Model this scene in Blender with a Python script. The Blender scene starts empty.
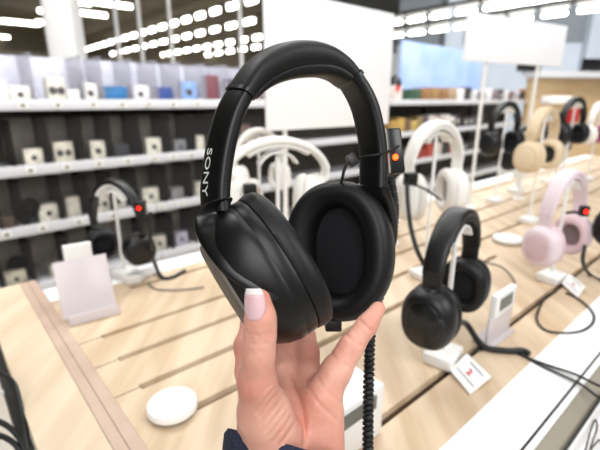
import bpy, bmesh, math, random
import numpy as np
from mathutils import Vector as Vec, Matrix
random.seed(7)
sc = bpy.context.scene
C = sc.collection
PI = math.pi

# ------------------------------------------------------------------ camera
F, T = 422.0, math.radians(16.5)
CT, ST = math.cos(T), math.sin(T)
CAMZ = 1.285
CAM = Vec((0, 0, CAMZ))
RT, UP, FW = Vec((1, 0, 0)), Vec((0, ST, CT)), Vec((0, CT, -ST))
def P(px, py, d):
    return CAM + d * (((px - 300) / F) * RT + ((225 - py) / F) * UP + FW)
def ON(px, py, z=.9):
    r = P(px, py, 1) - CAM
    return CAM + r * ((z - CAMZ) / r.z)
def cv(x, y, a):            # direction: right, up, away as seen by the photographer
    return (RT * x + UP * y + FW * a).normalized()
AZ = math.radians(48.9)
U = Vec((math.sin(AZ), math.cos(AZ), 0)); V = Vec((-U.y, U.x, 0)); Z = Vec((0, 0, 1))
def uv(u, v, z=.9): return U * u + V * v + Z * z

cam = bpy.data.cameras.new('camera'); co = bpy.data.objects.new('camera', cam); C.objects.link(co)
co.location = CAM; co.rotation_euler = (PI / 2 - T, 0, 0)
cam.sensor_width = 36; cam.lens = F / 600 * 36; cam.clip_start = .01; cam.clip_end = 200
cam.dof.use_dof = True; cam.dof.focus_distance = .262; cam.dof.aperture_fstop = 7.8
sc.camera = co
sc.view_settings.view_transform = 'Standard'; sc.view_settings.look = 'None'
sc.view_settings.gamma = 1; sc.view_settings.use_curve_mapping = False
sc.view_settings.exposure = 0.27

# ------------------------------------------------------------------ materials
def lin(c):
    return tuple((x / 255 / 12.92 if x / 255 < .04045 else ((x / 255 + .055) / 1.055) ** 2.4) for x in c) + (1,)
def mat(name, col, rough=.5, metal=0, spec=.5, col2=None, nscale=20, stretch=(1, 1, 1), bump=0, bscale=200,
        emit=None, estr=1, alpha=1, trans=0, sss=0, coat=0, rotz=0, detail=4):
    m = bpy.data.materials.new(name); m.use_nodes = True
    nt = m.node_tree; b = nt.nodes['Principled BSDF']
    b.inputs['Base Color'].default_value = lin(col); b.inputs['Roughness'].default_value = rough
    b.inputs['Metallic'].default_value = metal; b.inputs['Specular IOR Level'].default_value = spec
    b.inputs['Alpha'].default_value = alpha; b.inputs['Transmission Weight'].default_value = trans
    b.inputs['Coat Weight'].default_value = coat
    if sss:
        b.inputs['Subsurface Weight'].default_value = sss; b.inputs['Subsurface Radius'].default_value = (.008, .003, .0015); b.inputs['Subsurface Scale'].default_value = .6
    tc = nt.nodes.new('ShaderNodeTexCoord')
    def noise(scale, st):
        mp = nt.nodes.new('ShaderNodeMapping'); mp.inputs['Scale'].default_value = st; mp.inputs['Rotation'].default_value = (0, 0, rotz)
        n = nt.nodes.new('ShaderNodeTexNoise'); n.inputs['Scale'].default_value = scale; n.inputs['Detail'].default_value = detail
        nt.links.new(tc.outputs['Object'], mp.inputs[0]); nt.links.new(mp.outputs[0], n.inputs['Vector']); return n
    if col2:
        n = noise(nscale, stretch); mx = nt.nodes.new('ShaderNodeMix'); mx.data_type = 'RGBA'
        rp = nt.nodes.new('ShaderNodeMapRange'); rp.inputs[1].default_value = .35; rp.inputs[2].default_value = .65
        nt.links.new(n.outputs['Fac'], rp.inputs[0]); nt.links.new(rp.outputs[0], mx.inputs['Factor'])
        mx.inputs['A'].default_value = lin(col); mx.inputs['B'].default_value = lin(col2)
        nt.links.new(mx.outputs['Result'], b.inputs['Base Color'])
    if bump:
        n = noise(bscale, stretch); bp = nt.nodes.new('ShaderNodeBump'); bp.inputs['Strength'].default_value = bump; bp.inputs['Distance'].default_value = .001
        nt.links.new(n.outputs['Fac'], bp.inputs['Height']); nt.links.new(bp.outputs[0], b.inputs['Normal'])
    if emit:
        b.inputs['Emission Color'].default_value = lin(emit); b.inputs['Emission Strength'].default_value = estr
    return m
M = {}
M['leather'] = mat('black soft leather', (11, 13, 15), .48, spec=.38, bump=.12, bscale=900)
M['shell'] = mat('matte black shell', (10, 12, 13), .38, spec=.42)
M['gloss'] = mat('satin black plastic', (10, 11, 12), .32, spec=.5)
M['inner'] = mat('black ear fabric', (9, 9, 16), .9, bump=.4, bscale=1500)
M['taupe'] = mat('taupe cap', (112, 106, 99), .65, spec=.2)
M['letter'] = mat('silver lettering', (215, 220, 215), .4, metal=0)
M['black'] = mat('black plastic', (12, 12, 13), .42)
M['cord'] = mat('black rubber cable', (22, 24, 26), .5)
M['graycord'] = mat('grey cable', (125, 118, 108), .6)
M['white'] = mat('white plastic', (238, 237, 234), .4)
M['whitepaint'] = mat('white painted board', (240, 240, 240), .5, col2=(246, 246, 245), nscale=3)
M['signwhite'] = mat('white card', (250, 250, 252), .6, col2=(245, 247, 251), nscale=4)
M['wood'] = mat('pale birch planks', (222, 201, 173), .45, col2=(196, 170, 138), nscale=9, stretch=(3.2, .35, 1), rotz=AZ - PI / 2 + PI / 2, bump=.05, bscale=60)
M['wood2'] = mat('pale end board', (224, 206, 180), .45, col2=(208, 187, 158), nscale=9, stretch=(3.0, .4, 1), rotz=0, bump=.05, bscale=60)
M['band'] = mat('pinkish wood trim', (203, 178, 160), .45, col2=(190, 164, 146), nscale=14, stretch=(1, 1, 1))
M['slot'] = mat('brown slot lining', (84, 62, 42), .7, col2=(66, 48, 32), nscale=30)
M['railgrey'] = mat('grey rail', (150, 143, 128), .5)
M['darkgap'] = mat('dark joint', (40, 40, 38), .7)
M['pink'] = mat('pale pink plastic', (226, 208, 214), .45)
M['pinkcush'] = mat('pink cushion', (212, 184, 190), .6)
M['pinkin'] = mat('grey pink fabric', (120, 104, 106), .9)
M['beige'] = mat('beige plastic', (214, 193, 160), .45)
M['beigecush'] = mat('beige cushion', (222, 203, 172), .6)
M['darkin'] = mat('dark fabric', (40, 36, 34), .9)
M['cream'] = mat('cream white plastic', (238, 236, 230), .4)
M['creamcush'] = mat('pale grey cushion', (222, 218, 212), .6)
M['greyin'] = mat('grey fabric', (150, 146, 140), .9)
M['led'] = mat('red led', (255, 20, 10), .4, emit=(255, 25, 8), estr=5)
M['ledo'] = mat('orange red led', (255, 60, 10), .4, emit=(255, 70, 15), estr=5)
M['acrylic'] = mat('frosted acrylic', (216, 208, 209), .3, col2=(208, 199, 201), nscale=6, alpha=.88)
M['case'] = mat('clear acrylic cover', (200, 198, 196), .35, spec=.06, alpha=.014)
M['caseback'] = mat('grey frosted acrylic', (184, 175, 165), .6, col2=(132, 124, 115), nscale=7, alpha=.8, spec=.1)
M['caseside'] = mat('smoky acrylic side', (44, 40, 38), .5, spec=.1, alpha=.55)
M['caseside_backlit'] = mat('backlight-tinted acrylic side', (214, 214, 226), .4, spec=.1, alpha=.22)  # top shelf side walls, paler: backlight put into the colour
M['caseback_backlit'] = mat('backlight-tinted frosted acrylic', (222, 222, 234), .4, col2=(206, 206, 222), nscale=12, alpha=.8)  # top shelf case backs: light from behind painted in as a paler colour
M['lcd'] = mat('grey lcd', (92, 98, 94), .3)
M['deepblack'] = mat('deep black fabric', (6, 6, 7), .9, spec=.05)
M['red'] = mat('red print', (205, 40, 40), .5)
M['greystripe'] = mat('grey print', (140, 145, 165), .5)
M['carton'] = mat('white carton', (232, 228, 218), .6, col2=(222, 217, 205), nscale=10)
M['print'] = mat('dark print', (62, 58, 58), .6)
M['navy'] = mat('navy knit', (25, 30, 50), .9, col2=(42, 48, 72), nscale=500, bump=.8, bscale=700)
M['nail'] = mat('pale pink nail', (224, 186, 192), .22, coat=.6, spec=.6)
M['nailtip'] = mat('white nail tip', (246, 238, 238), .2, coat=.6)
M['shelfwhite'] = mat('shelf white metal', (192, 192, 194), .4)
M['shelfback'] = mat('dark perforated back panel', (72, 66, 58), .7, col2=(60, 55, 48), nscale=8)
M['ceil'] = mat('dark ceiling', (126, 114, 90), .9, col2=(108, 98, 78), nscale=.6)
M['floor'] = mat('pale floor tiles', (205, 197, 184), .4, col2=(194, 186, 173), nscale=2)
M['wallg'] = mat('grey blue wall', (176, 184, 194), .8, col2=(168, 176, 186), nscale=1)
M['wallb'] = mat('brown grey wall', (104, 95, 80), .9, col2=(96, 88, 74), nscale=1)
M['lamp'] = mat('lamp tube', (255, 255, 255), .4, emit=(255, 252, 244), estr=9)
M['lamphouse'] = mat('lamp housing', (190, 190, 188), .5)
M['track'] = mat('dark ceiling track', (40, 38, 36), .6)
M['woodwall'] = mat('tan wood panel', (205, 178, 138), .5, col2=(190, 162, 122), nscale=4, stretch=(1, 1, 5))
M['skyblue'] = mat('pale blue backing board', (140, 165, 215), .6, col2=(165, 184, 222), nscale=3)
def colour(c): 
    k = 'c%d_%d_%d' % c
    if k not in M: M[k] = mat('coloured print %d %d %d' % c, c, .5, col2=tuple(int(x * .8) for x in c), nscale=25)
    return M[k]

# skin: blotchy warm tone with fine creases
def skin():
    m = mat('skin', (224, 170, 150), .45, col2=(208, 138, 120), nscale=30, sss=.12, spec=.4)
    nt = m.node_tree; b = nt.nodes['Principled BSDF']; tc = nt.nodes.new('ShaderNodeTexCoord')
    n = nt.nodes.new('ShaderNodeTexNoise'); n.inputs['Scale'].default_value = 420; n.inputs['Detail'].default_value = 3
    w = nt.nodes.new('ShaderNodeTexWave'); w.wave_type = 'RINGS'; w.rings_direction = 'SPHERICAL'; w.inputs['Scale'].default_value = 75; w.inputs['Distortion'].default_value = 2.5; w.inputs['Detail'].default_value = 2; w.inputs['Detail Scale'].default_value = 1.2
    mp = nt.nodes.new('ShaderNodeMapping'); mp.inputs['Location'].default_value = (.052, .02, -.055)
    nt.links.new(tc.outputs['Object'], mp.inputs[0]); nt.links.new(mp.outputs[0], w.inputs['Vector']); nt.links.new(tc.outputs['Object'], n.inputs['Vector'])
    b1 = nt.nodes.new('ShaderNodeBump'); b1.inputs['Strength'].default_value = .07; b1.inputs['Distance'].default_value = .0012
    b2 = nt.nodes.new('ShaderNodeBump'); b2.inputs['Strength'].default_value = .15; b2.inputs['Distance'].default_value = .001
    nt.links.new(w.outputs['Fac'], b1.inputs['Height']); nt.links.new(n.outputs['Fac'], b2.inputs['Height'])
    nt.links.new(b1.outputs[0], b2.inputs['Normal']); nt.links.new(b2.outputs[0], b.inputs['Normal'])
    return m
M['skin'] = skin()

# ------------------------------------------------------------------ object helpers
def tag(o, label=None, cat=None, group=None, kind=None):
    if label: o['label'] = label
    if cat: o['category'] = cat
    if group: o['group'] = group
    if kind: o['kind'] = kind
    return o
def thing(name, label, cat, loc=(0, 0, 0), rotz=0, group=None):
    o = bpy.data.objects.new(name, None); C.objects.link(o); o.empty_display_size = .02
    o.location = loc; o.rotation_euler = (0, 0, rotz)
    return tag(o, label, cat, group)
def copy_tree(o, parent=None):
    c = o.copy(); C.objects.link(c); c.parent = parent
    for ch in [x for x in bpy.data.objects if x.parent == o]: copy_tree(ch, c)
    return c

class MB:
    """collects shapes given in world or local coordinates; build() links them as one mesh"""
    def __init__(s): s.v = []; s.f = []; s.mi = []
    def add(s, vs, fs, mi=0):
        k = len(s.v); s.v += [Vec(x) for x in vs]; s.f += [[i + k for i in f] for f in fs]; s.mi += [mi] * len(fs); return s
    def box(s, c, half, ax=None, mi=0):
        ax = ax or (Vec((1, 0, 0)), Vec((0, 1, 0)), Z); c = Vec(c)
        vs = [c + ax[0] * half[0] * i + ax[1] * half[1] * j + ax[2] * half[2] * k for i in (-1, 1) for j in (-1, 1) for k in (-1, 1)]
        return s.add(vs, [(0, 1, 3, 2), (4, 6, 7, 5), (0, 4, 5, 1), (2, 3, 7, 6), (0, 2, 6, 4), (1, 5, 7, 3)], mi)
    def hexa(s, bot, top, mi=0):
        return s.add(list(bot) + list(top), [(3, 2, 1, 0), (4, 5, 6, 7), (0, 1, 5, 4), (1, 2, 6, 5), (2, 3, 7, 6), (3, 0, 4, 7)], mi)
    def rings(s, rs, closed=False, caps=True, mi=0):
        n = len(rs[0]); vs = [p for r in rs for p in r]; fs = []
        m = len(rs)
        for i in range(m if closed else m - 1):
            a, b = i * n, ((i + 1) % m) * n
            fs += [(a + j, a + (j + 1) % n, b + (j + 1) % n, b + j) for j in range(n)]
        if caps and not closed:
            fs.append(tuple(reversed(range(n)))); fs.append(tuple((m - 1) * n + j for j in range(n)))
        return s.add(vs, fs, mi)
    def tube(s, pts, r, n=10, closed=False):
        pts = [Vec(p) for p in pts]; m = len(pts); rs = []; prev = None
        for i, p in enumerate(pts):
            t = (pts[(i + 1) % m] - pts[i - 1]) if closed else (pts[min(i + 1, m - 1)] - pts[max(i - 1, 0)])
            t.normalize()
            if prev is None: a = t.orthogonal().normalized()
            else: a = (prev - t * prev.dot(t)); a = a.normalized() if a.length > 1e-6 else t.orthogonal().normalized()
            prev = a; b = t.cross(a); rr = r[i] if isinstance(r, (list, tuple)) else r
            rs.append([p + (a * math.cos(2 * PI * k / n) + b * math.sin(2 * PI * k / n)) * rr for k in range(n)])
        return s.rings(rs, closed)
    def lathe(s, c, axis, e1, e2, prof, n=40, ex=2.0):
        """prof: (t, r1, r2) along axis; elliptical rings"""
        c = Vec(c); rs = []
        for p in prof:
            t, r1 = p[0], p[1]; r2 = p[2] if len(p) > 2 else r1
            ring = []
            for k in range(n):
                a = 2 * PI * k / n; ca, sa = math.cos(a), math.sin(a)
                x = abs(ca) ** (2 / ex) * (1 if ca > 0 else -1); y = abs(sa) ** (2 / ex) * (1 if sa > 0 else -1)
                ring.append(c + axis * t + e1 * (x * r1) + e2 * (y * r2))
            rs.append(ring)
        return s.rings(rs)
    def sweep(s, pts, sides, w, t, n=20, ex=3.5, nrm=None):
        """rounded strap: sides = width direction per point, w, t per point = full width and thickness"""
        pts = [Vec(p) for p in pts]; m = len(pts); rs = []
        for i, p in enumerate(pts):
            tg = (pts[min(i + 1, m - 1)] - pts[max(i - 1, 0)]).normalized()
            sd = sides[i] if isinstance(sides, list) else sides
            sd = (sd - tg * sd.dot(tg)).normalized(); nn = tg.cross(sd)
            ww = w[i] if isinstance(w, list) else w; tt = t[i] if isinstance(t, list) else t
            ring = []
            for k in range(n):
                a = 2 * PI * (k + .5) / n; ca, sa = math.cos(a), math.sin(a)
                x = abs(ca) ** (2 / ex) * (1 if ca > 0 else -1); y = abs(sa) ** (2 / ex) * (1 if sa > 0 else -1)
                ring.append(p + sd * (x * ww / 2) + nn * (y * tt / 2))
            rs.append(ring)
        return s.rings(rs)
    def build(s, name, material, parent=None, smooth=True, bevel=0, world=False, sub=0, angle=40):
        me = bpy.data.meshes.new(name)
        off = Matrix.Identity(4)
        if world and parent is not None:
            root = parent; chain = []
            while root is not None: chain.append(root); root = root.parent
            mtx = Matrix.Identity(4)
            for q in reversed(chain): mtx = mtx @ (Matrix.Translation(q.location) @ q.rotation_euler.to_matrix().to_4x4())
            off = mtx.inverted()
        me.from_pydata([tuple(off @ v) for v in s.v], [], s.f)
        mats = material if isinstance(material, (list, tuple)) else [material]
        for m in mats: me.materials.append(m)
        for p, i in zip(me.polygons, s.mi): p.material_index = i
        bm = bmesh.new(); bm.from_mesh(me); bmesh.ops.recalc_face_normals(bm, faces=bm.faces)
        if bevel:
            bmesh.ops.bevel(bm, geom=list(bm.edges), offset=bevel, segments=2, affect='EDGES', profile=.5)
        bm.to_mesh(me); bm.free()
        for p in me.polygons: p.use_smooth = smooth
        if smooth: me.set_sharp_from_angle(angle=math.radians(angle))
        o = bpy.data.objects.new(name, me); C.objects.link(o); o.parent = parent
        if sub:
            md = o.modifiers.new('s', 'SUBSURF'); md.levels = sub; md.render_levels = sub
        return o
def spline(pts, n=8):
    """Catmull-Rom through tuples"""
    pts = [Vec(p) for p in pts]; out = []
    for i in range(len(pts) - 1):
        p0, p1, p2, p3 = pts[max(i - 1, 0)], pts[i], pts[i + 1], pts[min(i + 2, len(pts) - 1)]
        for k in range(n):
            t = k / n
            out.append(.5 * ((2 * p1) + (p2 - p0) * t + (2 * p0 - 5 * p1 + 4 * p2 - p3) * t * t + (3 * p1 - p0 - 3 * p2 + p3) * t ** 3))
    out.append(pts[-1]); return out
def centred(o_mb_pts):
    s = Vec((0, 0, 0))
    for p in o_mb_pts: s += p
    return s / len(o_mb_pts)
def solo(mb, name, material, label, cat, group=None, **kw):
    """a thing that is one mesh: origin at the base of its box"""
    lo = Vec((min(v.x for v in mb.v), min(v.y for v in mb.v), min(v.z for v in mb.v)))
    hi = Vec((max(v.x for v in mb.v), max(v.y for v in mb.v), 0))
    org = Vec(((lo.x + hi.x) / 2, (lo.y + hi.y) / 2, lo.z))
    mb.v = [v - org for v in mb.v]
    o = mb.build(name, material, None, **kw); o.location = org
    return tag(o, label, cat, group)
def text_verts(body, size, bold=0.0, extrude=.0002):
    cu = bpy.data.curves.new('t', 'FONT'); cu.body = body; cu.size = size; cu.offset = bold; cu.extrude = extrude
    cu.align_x = 'CENTER'; cu.align_y = 'CENTER'; cu.resolution_u = 3
    o = bpy.data.objects.new('t', cu); C.objects.link(o)
    me = bpy.data.meshes.new_from_object(o.evaluated_get(bpy.context.evaluated_depsgraph_get()))
    vs = [v.co.copy() for v in me.vertices]; fs = [list(p.vertices) for p in me.polygons]
    bpy.data.objects.remove(o); bpy.data.curves.remove(cu); bpy.data.meshes.remove(me)
    return vs, fs
def cable(name, label, pts, r, material, n=8, group=None, cat='cable', smoothn=8):
    mb = MB().tube(spline(pts, smoothn), r, n)
    return solo(mb, name, material, label, cat, group)

# ------------------------------------------------------------------ the room
def structure(mb, name, m, **kw):
    o = mb.build(name, m, None, **kw); o['kind'] = 'structure'; return o
structure(MB().box((4, 12, -.05), (22, 22, .05)), 'floor', M['floor'], smooth=False)
structure(MB().box((-9.25, 16, 5.25), (10.75, 24, .05)), 'ceiling', M['ceil'], smooth=False)
M['ceilg'] = mat('grey ceiling', (150, 154, 156), .9, col2=(140, 144, 147), nscale=.6)
structure(MB().box((14, 16, 5.25), (12.5, 24, .05)), 'ceiling_right', M['ceilg'], smooth=False)
structure(MB().box((-17, 14, 2.6), (.1, 24, 2.6)), 'wall_left', M['wallb'], smooth=False)
structure(MB().box((-6, 34, 2.6), (12, .1, 2.6)), 'wall_back', M['wallb'], smooth=False)
# the right wall, a pale grey-blue hall wall with a darker upper half and a pilaster
q0, q1 = Vec((3.2, 15.0, 0)), Vec((22, 13.0, 0))
wd = (q1 - q0).normalized(); wn = Vec((wd.y, -wd.x, 0))
structure(MB().box((q0 + q1) / 2 + Z * 1.5, ((q1 - q0).length / 2, .1, 1.5), (wd, wn, Z)), 'wall_right', M['wallg'], smooth=False)
M['wallup'] = mat('grey upper wall', (118, 124, 130), .8, col2=(108, 114, 120), nscale=1)
structure(MB().box((q0 + q1) / 2 + Z * 4.1, ((q1 - q0).length / 2, .1, 1.1), (wd, wn, Z)), 'wall_right_upper', M['wallup'], smooth=False)
for px in (450, 590):
    r = P(px, 40, 1) - CAM; 
    k = (q0 - CAM).dot(wn) / Vec((r.x, r.y, 0)).dot(wn); b = CAM + r * k
    structure(MB().box((b.x, b.y - .25, 2.6), (.28, .15, 2.6)), 'column_1' if px == 450 else 'column_2', M['wallg'], smooth=False)
# white column on the left, plus slim white posts
b = P(66, 40, 6.0)
structure(MB().lathe((b.x, b.y, 0), Z, Vec((1, 0, 0)), Vec((0, 1, 0)), [(0, .2), (5.2, .2)], 32, 6), 'column_3', M['whitepaint'])
for i, px in enumerate((119, 142, 172, 241)):
    b = P(px, 50, 9.0)
    structure(MB().lathe((b.x, b.y, 0), Z, Vec((1, 0, 0)), Vec((0, 1, 0)), [(0, .04), (5.2, .04)], 12), 'column_%d' % (4 + i), M['whitepaint'])

# ceiling lamp rows, all running the same way
def lamp_proto(length, w):
    t = thing('ceiling_light', '', 'ceiling light')
    MB().box((0, 0, .06), (w * .75, length / 2 + .03, .03)).build('housing', M['lamphouse'], t, smooth=False)
    MB().box((0, 0, -.05), (.05, length / 2, w * .75)).build('diffuser', M['lamp'], t, bevel=.02)  # made tall: the bloom round the bright tubes is put into its shape
    return t
rows = [  # pixel on the row, height, direction, pitch, lamp length, half width, row name, x range
    ((200, 14), 4.6, V, 14.5, .5, .15, 'uppermost bright lamp row above the left shelves', (84, 268), 1),
    ((200, 31.7), 4.6, V, 14, .5, .16, 'second bright lamp row above the left shelves', (106, 268), 2),
    ((230, 41), 4.6, V, 12.5, .5, .18, 'third lamp row above the left shelves', (155, 268), 3),
    ((230, 50), 4.6, V, 12, .5, .18, 'lowest lamp row above the left shelves', (188, 268), 4),
    ((440, 13), 3.0, V, 25, .7, .05, 'upper lamp row by the grey wall', (384, 600), 5),
    ((464, 24), 2.85, V, 26, .7, .045, 'lower lamp row by the grey wall', (384, 600), 6),
    ((505, 3), 3.15, V, 30, .75, .05, 'lamp row above the right white sign', (478, 600), 7)]
for (pp, zz, dr, pitch, ln, hw, nm, (xa, xb), gi) in rows:
    b = ON(pp[0], pp[1], zz); n = 0; found = []
    def pxof(q): return 300 + F * (q - CAM).dot(RT) / (q - CAM).dot(FW)
    pitch = pitch / abs(pxof(b + dr * .5) - pxof(b - dr * .5)); ln = pitch * ln
    for k in range(-60, 60):
        p = b + dr * (k * pitch); r = p - CAM; d = r.dot(FW)
        if d < 3: continue
        px = 300 + F * r.dot(RT) / d; py = 225 - F * r.dot(UP) / d
        if xa <= px <= xb and py > -12 and d < 46: found.append((px, p))
    found.sort(key=lambda q: q[0])
    proto = lamp_proto(ln, hw)
    for i, (px, p) in enumerate(found):
        o = proto if i == 0 else copy_tree(proto)
        o.location = p; o.rotation_euler.z = math.atan2(dr.y, dr.x) - PI / 2
        tag(o, 'white tube lamp in the %s' % nm, 'ceiling light', 'lamps of the %s' % nm)
    # the rail they hang on
    if found:
        a, c = found[0][1], found[-1][1]
        e = (c - a).normalized() * .8
        solo(MB().box((a + c) / 2 + Z * .12, ((c - a).length / 2 + .8, .03, .03), ((c - a).normalized(), Z.cross((c - a).normalized()), Z)), 'ceiling_track', M['track'],
             'thin dark track carrying the %s' % nm, 'ceiling track', smooth=False)
# the near lamps at the top left, turned the other way
near = [((20, 21.5), 26), ((45, 21.5), 12), ((90, 12.5), 24), ((113, 3), 28), ((75, 0), 22), ((3, 36), 8), ((44, 10), 8)]
proto = lamp_proto(1.0, .1)
ln_lab = ['long tube lamp left of the white column, higher of the two', 'short tube lamp end touching the left side of the white column', 'long tube lamp just right of the white column',
          'long tube lamp at the top edge, right of the white column', 'tube lamp crossing in front of the white column top', 'tube lamp cut by the left edge of the photo', 'small tube lamp left of the column top']
M['dummy'] = M['lamp']
for i, ((px, py), wpx) in enumerate(near):
    p = ON(px, py, 4.7); d = (p - CAM).dot(FW)
    o = proto if i == 0 else copy_tree(proto)
    o.location = p; o.rotation_euler.z = math.atan2(U.y, U.x) - PI / 2
    s = wpx * d / F / .75
    o.scale = (1, s, 1); tag(o, ln_lab[i], 'ceiling light', 'loose tube lamps round the white column')

# ------------------------------------------------------------------ shelving behind the table
GA = math.radians(46.5)
GD = Vec((math.sin(GA), math.cos(GA), 0)); GN = Vec((GD.y, -GD.x, 0))       # GN faces the photographer
G0 = P(0, 183, 2.0); G0 = Vec((G0.x, G0.y, 0))
def GP(px, py, back=0.0):
    r = P(px, py, 1) - CAM
    k = (G0 - GN * back - CAM).dot(GN) / r.dot(GN); h = CAM + r * k
    return (h - G0).dot(GD), h.z
def gw(t, z, back=0.0): return G0 + GD * t + Z * z - GN * back
LEV = [sum(GP(x, y)[1] for x, y in q) / len(q) for q in
       ([(20, 113), (110, 108.5), (200, 104.5), (440, 94)], [(20, 177), (110, 165.5), (190, 156), (440, 124)], [(20, 233), (110, 217.5), (190, 204), (440, 152)], [(20, 288), (110, 270)])]
LEV.append(LEV[3] - .28)
DEP = .36
module = 1.2
tstart = -.45
for k in range(6):
    ta, tb = tstart + k * module, tstart + (k + 1) * module
    root = thing('shelf_unit', ['tall white shop shelf unit at the left edge of the photo', 'white shop shelf unit behind the black headphones with the red light', 'white shop shelf unit partly behind the held headphones', 'white shop shelf unit behind the tall white sign',
                               'white shop shelf unit behind the white headphones on the right', 'white shop shelf unit behind the right white sign poles'][k], 'shelf unit', gw((ta + tb) / 2, 0, DEP / 2), 0)
    ax = (GD, -GN, Z); cc = (ta + tb) / 2
    MB().box(gw(cc, (LEV[0] + .02) / 2, DEP + .02), (module / 2 - .002, .012, (LEV[0] + .02) / 2), ax).build('back_panel', M['shelfback'], root, smooth=False, world=True)
    for z in LEV:
        MB().box(gw(cc, z - .012, DEP / 2), (module / 2 - .003, DEP / 2, .010), ax).build('shelf_board', M['shelfwhite'], root, smooth=False, world=True)
        MB().box(gw(cc, z - .006, -.008), (module / 2 - .003, .007, .026), ax).build('price_rail', M['shelfwhite'], root, bevel=.003, world=True)
    for t in (ta + .015, tb - .015):
        MB().box(gw(t, LEV[0] / 2, DEP - .01), (.012, .018, LEV[0] / 2), ax).build('upright', M['shelfback'], root, smooth=False, world=True)
    MB().box(gw(cc, .06, DEP / 2), (module / 2 - .003, DEP / 2 - .02, .06), ax).build('plinth', M['shelfwhite'], root, smooth=False, world=True)

LN = ['top', 'second', 'third', 'fourth', 'lowest']
# acrylic cases, one per slot (left part of the run)
bounds = {0: [-10, 33, 81.5, 100, 129, 153, 176, 200, 221.5, 242, 262], 1: [12, 47, 81, 109, 137, 166.5, 190.5, 209, 233, 255],
          2: [-4, 20, 60, 87, 110.5, 135, 164, 188, 210], 3: [-4, 30, 67, 100, 146.5, 171, 195]}
ord_ = ['first', 'second', 'third', 'fourth', 'fifth', 'sixth', 'seventh', 'eighth', 'ninth', 'tenth']
CASEH = .235
def gproj(p):
    r = p - CAM; d = r.dot(FW); return 300 + F * r.dot(RT) / d, 225 - F * r.dot(UP) / d, d
for li, bl_ in bounds.items():
    py = (100, 158, 212, 262)[li]
    for i in range(len(bl_) - 1):
        ta, tb = GP(bl_[i], py, .10)[0], GP(bl_[i + 1], py, .10)[0]
        z0 = LEV[li] + .0005; c = (ta + tb) / 2; hw = (tb - ta) / 2 - .002; ch = CASEH if li == 0 else min(CASEH, LEV[li - 1] - LEV[li] - .035)
        ax = (GD, -GN, Z)
        t = thing('acrylic_case', 'clear acrylic case, %s from the left on the %s shelf' % (ord_[i], LN[li]), 'display case', gw(c, z0, .15), 0, 'acrylic cases on the %s shelf' % LN[li])
        mb = MB().box(gw(c, z0 + ch / 2, .022), (hw, .0015, ch / 2), ax)
        mb.box(gw(c, z0 + ch - .002, .15), (hw, .128, .002), ax).build('clear_cover', M['case'], t, smooth=False, world=True)
        for s_ in (-1, 1): MB().box(gw(c + s_ * (hw - .0015), z0 + ch / 2, .15), (.0015, .126, ch / 2), ax).build('side_wall', M['caseside_backlit' if li == 0 else 'caseside'], t, smooth=False, world=True)
        MB().box(gw(c, z0 + ch / 2, .282), (hw, .002, ch / 2), ax).build('frosted_back', M['caseback_backlit' if li == 0 else 'caseback'], t, smooth=False, world=True)
# price tags on the rails
tags = {0: [22, 57, 92, 121, 148, 172, 196, 222], 1: [30, 66, 98, 127, 153, 172, 190], 2: [6, 42, 78, 112, 140, 160, 180], 3: [10, 30, 60]}
for li, xs in tags.items():
    for i, px in enumerate(xs):
        yy = gproj(gw(GP(px, 113 + 57 * li)[0], LEV[li] - .006))[1]
        t, z = GP(px, yy)
        solo(MB().box(gw(t, LEV[li] - .006, -.0175), (.02, .0015, .013), (GD, -GN, Z)).box(gw(t, LEV[li] - .006, -.0195), (.011, .0008, .006), (GD, -GN, Z), 1), 'price_tag', [M['carton'], M['print']],
             'small price tag, %s from the left on the %s shelf rail' % (ord_[i], LN[li]), 'price tag', 'price tags on the %s shelf rail' % LN[li], smooth=False)
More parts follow.
